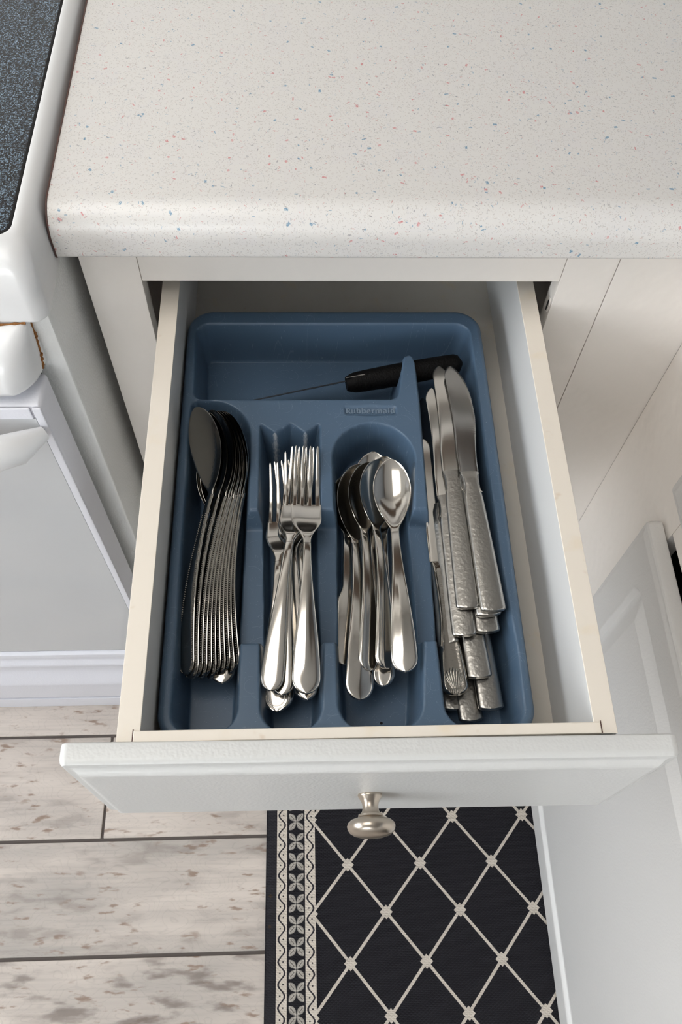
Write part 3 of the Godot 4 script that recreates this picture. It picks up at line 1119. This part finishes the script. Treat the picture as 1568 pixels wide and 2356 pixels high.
# ------------------------------------------------------------------ cutlery
# f(s) gives [left half width, right half width, y, thickness, hollow, style]; s runs from the tip to the end, mm
func loft(f: Callable, ss: Array, m := 12) -> MB:
	var b := MB.new()
	var rs := []
	for s in ss:
		var q: Array = f.call(s)
		var top := PackedVector3Array()
		var bot := PackedVector3Array()
		for k in m + 1:
			var u := -cos(PI * k / m)
			var x: float = lerpf(-q[0], q[1], u * 0.5 + 0.5)
			var au := absf(u)
			var e := sqrt(maxf(1.0 - pow(au, 7.0), 0.0))
			var y: float = q[2] - q[4] * (1.0 - u * u)
			var up: float = 0.0
			if q.size() > 5:
				up = q[5] * exp(-pow((au - 0.74) / 0.13, 2.0)) + q[6] * maxf(0.0, 1.0 - au * 2.2)
			top.append(Vector3(x, y + q[3] * 0.5 * e + up, s) * 0.001)
			bot.append(Vector3(x, y - q[3] * 0.5 * e, s) * 0.001)
		var ring := PackedVector3Array()
		for k in m + 1:
			ring.append(top[m - k])
		for k in range(1, m):
			ring.append(bot[k])
		rs.append(ring)
	b.rings(rs)
	return b

func spaced(a: float, c: float, n: int, ease_a := true, ease_c := true) -> Array:
	var out := []
	for k in n + 1:
		var u := k / float(n)
		if ease_a and ease_c:
			u = 0.5 - 0.5 * cos(PI * u)
		elif ease_a:
			u = 1.0 - cos(PI / 2 * u)
		elif ease_c:
			u = sin(PI / 2 * u)
		out.append(lerpf(a, c, clampf(u, 0.0015, 0.9985) if (k == 0 or k == n) else u))
	return out

func end_round(s: float, L: float, r: float, p: float) -> float:
	if s < L - r:
		return 1.0
	return pow(maxf(1.0 - pow((s - L + r) / r, p), 0.0), 1.0 / p)

# handle half width: narrow neck widening to the end
func handle_w(s: float, kind: String, n0: float, L: float, neck: float, wide: float) -> float:
	var u := (s - n0) / (L - n0)
	match kind:
		"fiddle":
			var w := lerpf(neck, neck * 1.15, u) + (wide - neck) * smoothstep(0.42, 0.56, u) * (1.0 - 0.08 * u)
			return w * end_round(s, L, wide * 0.8, 2.4)
		"square":
			return (neck + (wide - neck) * smoothstep(0.0, 1.0, u)) * end_round(s, L, 2.0, 2.2)
		_:
			return (neck + (wide - neck) * smoothstep(0.05, 0.95, u)) * end_round(s, L, wide * 1.15, 2.1)

func centre(a: Array, L: float) -> Array:
	return a

func make_spoon(called: String, L: float, bowl_l: float, bowl_w: float, deep: float, sag: float, arch: float, kind: String, wide: float, steel: Material, rim := 0.0, ridge := 0.0, beads := false) -> Node3D:
	var t := Node3D.new()
	t.name = called
	var n0 := bowl_l + 4.0
	var neck := 3.6
	var line := func(s: float) -> float:
		# side view: the bowl drops from the tip to the neck, the handle arches from the neck to the end
		if s < n0:
			return -sag * sin(PI / 2 * s / n0)
		var u := (s - n0) / (L - n0)
		return -sag * (1.0 - smoothstep(0.0, 1.0, pow(u, 0.8))) + arch * sin(PI * pow(u, 0.75))
	var bowl := func(s: float) -> Array:
		var u := s / bowl_l
		var w := 0.0
		var d := 0.0
		if u < 1.0:
			w = bowl_w / 2 * pow(maxf(sin(PI * pow(u, 0.82)), 0.0), 0.62)
			d = deep * pow(maxf(sin(PI * pow(u, 0.9)), 0.0), 0.9)
		var nk := neck * smoothstep(0.72, 1.0, u)
		w = sqrt(w * w + nk * nk)
		return [w, w, line.call(s), 1.7, d]
	var grip := func(s: float) -> Array:
		var w := handle_w(s, kind, n0, L, neck, wide)
		var k := smoothstep(n0 + 20.0, L - 30.0, s)
		return [w, w, line.call(s), lerpf(3.0, 2.1, k), -0.9 * k, rim * k, ridge * k * (1.0 - smoothstep(L - 20.0, L - 6.0, s))]
	part("bowl", loft(bowl, spaced(0.0, n0, 40, true, false), 14).mesh(50.0), steel, t)
	part("handle", loft(grip, spaced(n0, L, 46, false, true), 18 if rim != 0.0 or ridge != 0.0 else 12).mesh(50.0), steel, t)
	if beads:
		var b := MB.new()
		var s := n0 + 18.0
		while s < L - 1.6:
			for side in [-1.0, 1.0]:
				var q: Array = grip.call(s)
				var x: float = side * (q[0] - 1.25)
				if q[0] > 1.6:
					bead(b, Vector3(x, q[2] + 1.45, s) * 0.001, 0.00068)
			s += 1.75 if s < L - 10.0 else 1.0
		var bo := part("beaded_border", b.mesh(60.0), steel, t, "row of tiny beads along the handle edge")
		bo.set_meta("kind", "stuff")
	shift(t, L)
	return t

func bead(b: MB, c: Vector3, r: float) -> void:
	var top := c + Vector3(0, r, 0)
	var ring := []
	var low := []
	for k in 6:
		var a := TAU * k / 6
		ring.append(c + Vector3(cos(a), 0.55, sin(a)) * r * 0.8)
		low.append(c + Vector3(cos(a), -0.6, sin(a)) * r)
	for k in 6:
		var l := (k + 1) % 6
		b.tri(top, ring[l], ring[k])
		b.quad(ring[k], ring[l], low[l], low[k])

func shift(t: Node3D, L: float) -> void:
	# pieces are modelled from the tip; the node's own point is the end of the handle
	for c in t.get_children():
		c.position.z -= L * 0.001

func make_fork(called: String, kind: String, wide: float, rim: float, ridge: float) -> Node3D:
	var L := 211.0
	var t := Node3D.new()
	t.name = called
	var head := 24.4
	var line := func(s: float) -> float:
		var a := 1.5 - 12.0 * sin(PI * clampf(s / 84.0, 0, 1)) * (1.0 - 0.35 * s / 84.0)
		var u := clampf((s - 60.0) / (L - 60.0), 0, 1)
		return a * (1.0 - smoothstep(76.0, 92.0, s)) + 6.5 * sin(PI * pow(u, 0.7)) * smoothstep(66.0, 102.0, s)
	var root := 51.0
	var body := func(s: float) -> Array:
		var u := clampf((s - 66.0) / 24.0, 0, 1)
		var w := lerpf(head / 2 + 0.1, 3.3, u * u * (3 - 2 * u))
		return [w, w, line.call(s), lerpf(1.9, 3.2, u), lerpf(1.2, -0.3, u)]
	part("head", loft(body, spaced(root, 92.0, 28, false, false), 12).mesh(50.0), M.steel, t)
	for k in 4:
		var c0 := (k - 1.5) * head / 4.0 * 1.035
		var tine := func(s: float) -> Array:
			var v := clampf(s / (root + 2.0), 0, 1)
			var hw := lerpf(0.8, 2.05, pow(v, 0.55)) * (minf(1.0, pow(maxf(s, 0.0) / 1.6, 0.5)))
			var cx: float = lerpf(c0 * 0.96, c0, v)
			return [hw - cx, hw + cx, line.call(s) - (1.2 * (1.0 - pow(absf(c0) / (head / 2), 2.0))) * v, lerpf(1.5, 2.0, v) * minf(1.0, 0.4 + s / 4.0), 0.0]
		part("tine", loft(tine, spaced(0.0, root + 1.5, 20, true, false), 8).mesh(50.0), M.steel, t)
	var grip := func(s: float) -> Array:
		var w := handle_w(s, kind, 92.0, L, 3.3, wide)
		var k := smoothstep(100.0, L - 40.0, s)
		return [w, w, line.call(s), lerpf(3.2, 2.2, k), -0.9 * k - 0.3, rim * k, ridge * k * (1.0 - smoothstep(L - 26.0, L - 8.0, s))]
	part("handle", loft(grip, spaced(92.0, L, 46, false, true), 18).mesh(50.0), M.steel, t)
	if kind == "ring":
		for rr in [6.2, 8.2]:
			var path := PackedVector3Array()
			var ra := PackedFloat32Array()
			for k in 25:
				var a := PI * (1.08 - 1.16 * k / 24.0)
				path.append(Vector3(rr * cos(a), line.call(L - 9.5 + rr * sin(a)) + 2.0, L - 10.0 + rr * sin(a)) * 0.001)
				ra.append(0.0005)
			part("engraved_rim", tube(path, ra, ra, Vector3.UP, 8), M.steel, t)
	shift(t, L)
	return t

func make_knife(called: String, L: float, blade: float, thick: float, kind: String, serrated: bool, wide: float, steel: Material, blade_mat: Material) -> Node3D:
	var t := Node3D.new()
	t.name = called
	var bl := func(s: float) -> Array:
		var u := s / blade
		# spine on the left nearly straight, belly on the right
		var l := lerpf(7.2, 8.0, u) * sqrt(maxf(1.0 - pow(1.0 - minf(s / 13.0, 1.0), 2.0), 0.0)) - 1.6 * sin(PI * clampf((s - 8.0) / 84.0, 0, 1))
		var r := 13.4 * pow(maxf(1.0 - pow(1.0 - minf(s / 48.0, 1.0), 2.3), 0.0), 0.72) - 5.4 * smoothstep(0.46, 0.96, u)
		if serrated and s > 14.0 and s < 74.0:
			r += 0.42 * (absf(fposmod(s / 1.7, 1.0) - 0.5) * 4.0 - 1.0)
		return [l, r, 0.0, lerpf(1.0, 2.0, u), 0.0]
	var ss := spaced(0.0, 14.0, 14, true, false)
	var s := 14.4
	while s < 74.0:
		ss.append(s)
		s += 0.85 if serrated else 3.0
	while s < blade:
		ss.append(s)
		s += 4.0
	ss.append(blade)
	part("blade", loft(bl, ss, 10).mesh(50.0), blade_mat, t)
	var grip := func(q: float) -> Array:
		var u := (q - blade) / (L - blade)
		var w: float
		if kind == "shell":
			w = lerpf(6.2, 6.6, smoothstep(0.0, 0.1, u)) - 1.2 * sin(PI * clampf(u / 0.6, 0, 1)) + 3.7 * smoothstep(0.45, 0.92, u)
			w *= end_round(q, L, 9.0, 2.3)
		else:
			w = lerpf(8.0, wide, smoothstep(0.1, 1.0, u)) - 1.1 * exp(-pow((u - 0.11) / 0.09, 2.0))
			w *= end_round(q, L, 2.6, 2.4)
		var th := thick * (0.42 + 0.58 * smoothstep(0.0, 0.07, u)) * (0.8 + 0.2 * u)
		return [w, w, 0.0, th, -1.1 if kind != "shell" else -0.2, 0.8 * smoothstep(0.05, 0.1, u) if kind == "shell" else 0.0, 0.0]
	part("handle", loft(grip, spaced(blade, L, 44, true, true), 16).mesh(48.0), steel, t)
	if kind != "shell":
		for side in [-1.0, 1.0]:
			var p := PackedVector3Array()
			var ra := PackedFloat32Array()
			for k in 13:
				var a := PI * (k / 12.0) - PI / 2
				p.append(Vector3(side * (7.6 - 2.2 * cos(a)), thick * 0.44 - 0.12, blade + 12.0 + 9.0 * sin(a)) * 0.001)
				ra.append(0.00042)
			part("bolster_line", tube(p, ra, ra, Vector3.UP, 6), steel, t)
	else:
		# shell of ridges fanning out from the end, on a scalloped base
		var sh := MB.new()
		for k in 9:
			var a := (k - 4) * 0.155
			var n := 8
			var rs := []
			var len := 16.5 - 0.3 * pow(absf(k - 4), 2.0)
			for j in n + 1:
				var v := j / float(n)
				var c := Vector3(sin(a) * len * (0.35 + 0.65 * v), thick * 0.5 + 0.1, L - 3.0 - cos(a) * (2.0 + len * v)) * 0.001
				var rr := (0.35 + 0.85 * v) * (1.0 if j < n else 0.3) * 0.001
				var ring := PackedVector3Array()
				for i in 8:
					var g := TAU * i / 8
					ring.append(c + Vector3(cos(g) * rr, sin(g) * rr * 0.8, 0))
				rs.append(ring)
			sh.rings(rs)
		for k in 7:
			var x := (k - 3) * 1.55
			sh.box(Vector3(x - 0.55, thick * 0.3, L - 4.6) * 0.001, Vector3(x + 0.55, thick * 0.5 + 0.75, L - 1.0 - absf(k - 3) * 0.35) * 0.001, 0.0003)
		part("shell_ornament", sh.mesh(50.0), steel, t, "raised shell on the handle end")
	shift(t, L)
	return t

# rest a piece with the end of its handle at a point, its tip towards a direction, rolled to the left by an angle
func lay(o: Node3D, end_mm: Vector3, dir: Vector3, roll: float, size := 1.0) -> void:
	var z := -dir.normalized()
	var x := Vector3.UP.cross(z).normalized()
	var y := z.cross(x)
	var b := Basis(x, y, z)
	b = Basis(z, deg_to_rad(roll)) * b
	o.transform = Transform3D(b.scaled_local(Vector3.ONE * size), end_mm * 0.001)

func put(proto: Node3D, first: bool, label: String, category: String, group: String) -> Node3D:
	var o: Node3D = proto if first else proto.duplicate()
	o.name = numbered(String(proto.get_meta("base_name")))
	add_child(o)
	tag(o, label, category, group)
	return o

func named(o: Node3D) -> Node3D:
	o.set_meta("base_name", String(o.name))
	return o

func build_cutlery() -> void:
	# ---- tablespoons leaning in the left compartment
	var g := "tablespoons in the left compartment"
	var sp := named(make_spoon("tablespoon", 222.0, 70.0, 43.0, 7.0, 17.0, 5.0, "round", 10.3, M.steel_dull, 0.0, 0.0, true))
	var words := ["leaning foremost with its whole bowl showing", "leaning directly behind the foremost one", "leaning third from the left in the nested row", "leaning fourth from the left in the nested row", "leaning fifth from the left in the nested row", "leaning sixth from the left, in the middle of the row", "leaning fifth from the right in the nested row", "leaning fourth from the right in the nested row", "leaning third from the right in the nested row", "leaning second from the right in the nested row", "leaning rightmost of the nested row, against the divider"]
	var bow := [1.5, 7.5, 14.0, 15.5, 16.6, 17.6, 18.6, 19.5, 20.4, 21.3, 22.2]
	for i in 11:
		var e := Vector3(-91.0 + 3.5 * i, 741.0 - 0.6 * i, 321.0 + [0, 3, 1, 2, 0, 2, -2, -1, -4, -1, -6][i])
		var tip := Vector3(-93.5 + bow[i] * 0.93, 783.0 - 1.9 * i, 98.0 + 1.0 * i)
		lay(put(sp, i == 0, "beaded steel tablespoon " + words[i], "spoon", g), e, tip - e, [50.0, 52.0, 55.0][i] if i < 3 else 56.0 + i * 0.4)
	for i in 2:
		var e := Vector3(-65.0 - 7.0 * i, 735.5 - 2.0 * i, 326.0 - 4.0 * i)
		var tip := Vector3(-73.0 - 3.0 * i, 741.5 - 2.5 * i, 106.0)
		lay(put(sp, false, ["beaded steel tablespoon lying flat under the leaning row, its end showing by the post", "lowest beaded steel tablespoon lying flat on the tray floor under the others"][i], "spoon", g), e, tip - e, 2.0, 0.96)
	# ---- forks
	g = "forks in the second compartment"
	var fa := named(make_fork("fork", "round", 10.6, 0.0, 0.55))
	var fb := named(make_fork("fork", "round", 9.0, 0.0, 0.0))
	var fc := named(make_fork("fork", "ring", 13.2, 0.5, 0.0))
	var F := [
		[fa, true, Vector3(-1.5, 760, 343), Vector3(0.011, 0.029, -1), -4, "polished steel fork on top at right, its broad ridged handle in full view"],
		[fb, true, Vector3(-27.6, 754.5, 338.7), Vector3(0.119, 0.028, -0.992), 6, "steel fork with a plain handle slanting to the lower left across the pile"],
		[fb, false, Vector3(-19.4, 749, 340.4), Vector3(0.052, 0.028, -0.998), 10, "steel fork whose handle end shows just right of the slanting fork handle"],
		[fc, true, Vector3(-23.6, 731, 347.3), Vector3(0.010, 0.082, -0.996), 6, "steel fork with a round ringed handle end at the bottom of the pile"],
		[fb, false, Vector3(-0.6, 742, 342), Vector3(-0.083, 0.009, -0.997), 8, "steel fork crossing under the top fork, its tines at the far left"],
		[fa, false, Vector3(1.1, 735, 335.9), Vector3(-0.05, 0.005, -0.998), 0, "lowest steel fork, its dark handle end peeking out below the top fork"],
	]
	for f in F:
		lay(put(f[0], f[1], f[5], "fork", g), f[2], f[3], f[4])
	# ---- teaspoons
	g = "teaspoons in the third compartment"
	var ta := named(make_spoon("teaspoon", 185.0, 60.0, 31.5, 6.5, 9.0, 5.0, "round", 10.0, M.steel, 0.0, 0.6))
	var tb := named(make_spoon("teaspoon", 185.0, 60.0, 32.5, 6.5, 9.0, 5.0, "round", 8.4, M.steel, 0.6, 0.0))
	var tc := named(make_spoon("teaspoon", 175.0, 56.0, 32.0, 6.5, 8.0, 4.0, "fiddle", 8.6, M.steel, 0.6, 0.0))
	var S := [
		[ta, true, Vector3(72.4, 755.5, 326.4), Vector3(-0.008, 0.027, -1), 5, 1.0, "polished teaspoon on top at right, its bright round bowl facing up"],
		[tb, true, Vector3(56.7, 735, 330.4), Vector3(0.059, 0.012, -0.998), 2, 1.12, "teaspoon under the bright top one, its rounded end the lowest in the middle"],
		[tb, false, Vector3(58.4, 746, 320.4), Vector3(0.023, 0.027, -0.999), -20, 1.0, "teaspoon with a grooved handle next to the top teaspoon, half under its bowl"],
		[tb, false, Vector3(45.5, 741, 320.2), Vector3(0.046, 0.027, -0.999), -20, 1.0, "teaspoon in the middle of the overlapping bowls, second from the top teaspoon"],
		[tb, false, Vector3(53.4, 733, 318.6), Vector3(0.031, -0.006, -0.999), 0, 1.1, "lowest teaspoon, only its tip showing behind the overlapping bowls"],
		[ta, false, Vector3(38.1, 740, 342.3), Vector3(0.038, 0.0, -0.999), -14, 1.13, "long teaspoon with a dark smooth handle reaching nearest the drawer front"],
		[tc, true, Vector3(27.7, 729, 310.9), Vector3(0.067, 0.017, -0.998), -8, 1.0, "teaspoon with a stepped shoulder on its handle at the far left"],
	]
	for f in S:
		lay(put(f[0], f[1], f[6], "spoon", g), f[2], f[3], f[4], f[5])
	# ---- knives
	g = "table knives in the right compartment"
	var ka := named(make_knife("table_knife", 238.0, 112.0, 5.6, "square", true, 9.9, M.steel_brushed, M.blade))
	var kb := named(make_knife("table_knife", 238.0, 112.0, 4.6, "square", false, 9.4, M.steel_brushed, M.steel))
	var kc := named(make_knife("table_knife", 232.0, 120.0, 4.6, "shell", false, 9.9, M.steel_dull, M.steel))
	var K := [
		[ka, true, Vector3(142.5, 762, 282), Vector3(-0.049, 0.008, -0.999), 0, "serrated steel table knife on top at right, its blade tip farthest back"],
		[kb, true, Vector3(124.3, 757.5, 277.4), Vector3(-0.01, 0.0, -1), 6, "steel table knife on top, just left of the serrated one"],
		[ka, false, Vector3(140, 755.5, 283.1), Vector3(-0.057, 0.002, -0.998), 4, "steel table knife directly under the top right one, a sliver of its end showing"],
		[kb, false, Vector3(120.4, 750, 297.1), Vector3(-0.025, 0.004, -0.999), 8, "steel table knife with a dark end below the left top knife"],
		[ka, false, Vector3(139.2, 748, 293.8), Vector3(-0.042, 0.004, -0.999), 2, "steel table knife third down at right, its dark end against the tray wall"],
		[kb, false, Vector3(131, 741, 327.5), Vector3(-0.07, 0.0, -0.998), 3, "bright steel table knife whose end lies in the middle of the fan"],
		[ka, false, Vector3(138.8, 731, 349.1), Vector3(-0.05, -0.002, -0.999), 0, "steel table knife lying low at far right, square end near the drawer front"],
		[kb, false, Vector3(123.8, 724, 355.9), Vector3(-0.05, -0.002, -0.999), 0, "steel table knife whose square end comes nearest to the drawer front"],
		[ka, false, Vector3(112.2, 722, 346.5), Vector3(-0.004, 0.0, -0.999), 0, "steel table knife with only its dark end showing beneath the shell handle"],
		[kc, true, Vector3(111.4, 740, 340), Vector3(-0.03, 0.004, -1), 4, "steel table knife with a raised shell on its bordered handle"],
		[ka, false, Vector3(109.5, 737, 300), Vector3(-0.012, 0.012, -1), 48, "steel table knife tipped on edge along the left divider, its teeth showing"],
	]
	for f in K:
		lay(put(f[0], f[1], f[5], "knife", g), f[2], f[3], f[4])
	build_black_knife()
	# crumbs
	var rng := RandomNumberGenerator.new()
	rng.seed = 4
	var cr := MB.new()
	bead(cr, Vector3.ZERO, 0.0012)
	var o := part(numbered("crumb"), cr.mesh(60.0), M.crumb, self)
	tag(o, "tiny dark crumb on the tray floor below the teaspoons", "crumb")
	o.position = Vector3(0.0565, 0.7094, 0.3515)

func build_black_knife() -> void:
	var t := thing("paring_knife", "small kitchen knife with a black plastic handle lying in the back compartment", "knife")
	var a := Vector3(0.0375, 0.741, 0.0465)
	var b := Vector3(0.1455, 0.7465, 0.0265)
	var d := (b - a).normalized()
	var path := PackedVector3Array()
	var ra := PackedFloat32Array()
	var rb := PackedFloat32Array()
	for k in 31:
		var u := k / 30.0
		path.append(a.lerp(b, u))
		var w := 0.0088 + 0.0012 * sin(PI * u)
		if u < 0.09:
			w *= 0.72 + 0.28 * sin(PI / 2 * u / 0.09)
		if u > 0.93:
			w *= sqrt(maxf(1.0 - pow((u - 0.93) / 0.072, 2.0), 0.05))
		ra.append(w)
		rb.append(w * 1.12)
	part("handle", tube(path, ra, rb, Vector3.UP, 24), M.black_grip, t)
	var col := PackedVector3Array()
	var cr := PackedFloat32Array()
	for k in 5:
		col.append(a.lerp(b, 0.13 + 0.02 * k))
		cr.append(0.0099 if k in [1, 2, 3] else 0.0090)
	part("collar", tube(col, cr, cr, Vector3.UP, 24), M.black_grip, t)
	part("rivet_line", bx(Vector3.ZERO, Vector3(0.018, 0.0008, 0.0012), 0.0003), M.steel, t).transform = Transform3D(Basis(d, Vector3.UP, d.cross(Vector3.UP)), a + Vector3(0, 0.0098, 0) - d * 0.001)
	# blade standing on edge, spine up
	var tip := Vector3(-0.072, 0.7115, 0.058)
	var m := MB.new()
	var rs := []
	var side := d.cross(Vector3.UP).normalized() * 0.00065
	var down := Vector3(0, -0.0135, -0.0095)
	for k in 13:
		var u := k / 12.0
		var p := (a + Vector3(0, 0.005, 0) + d * 0.004).lerp(tip + Vector3(0, 0.013, 0), u)
		var h := down * (1.0 - 0.75 * pow(u, 3.0))
		if p.y + h.y < 0.7096:
			h.y = 0.7096 - p.y
		rs.append(PackedVector3Array([p + side, p - side, p - side * 0.6 + h, p + side * 0.6 + h]))
	m.rings(rs)
	part("blade", m.mesh(30.0, true), M.blade_dark, t)
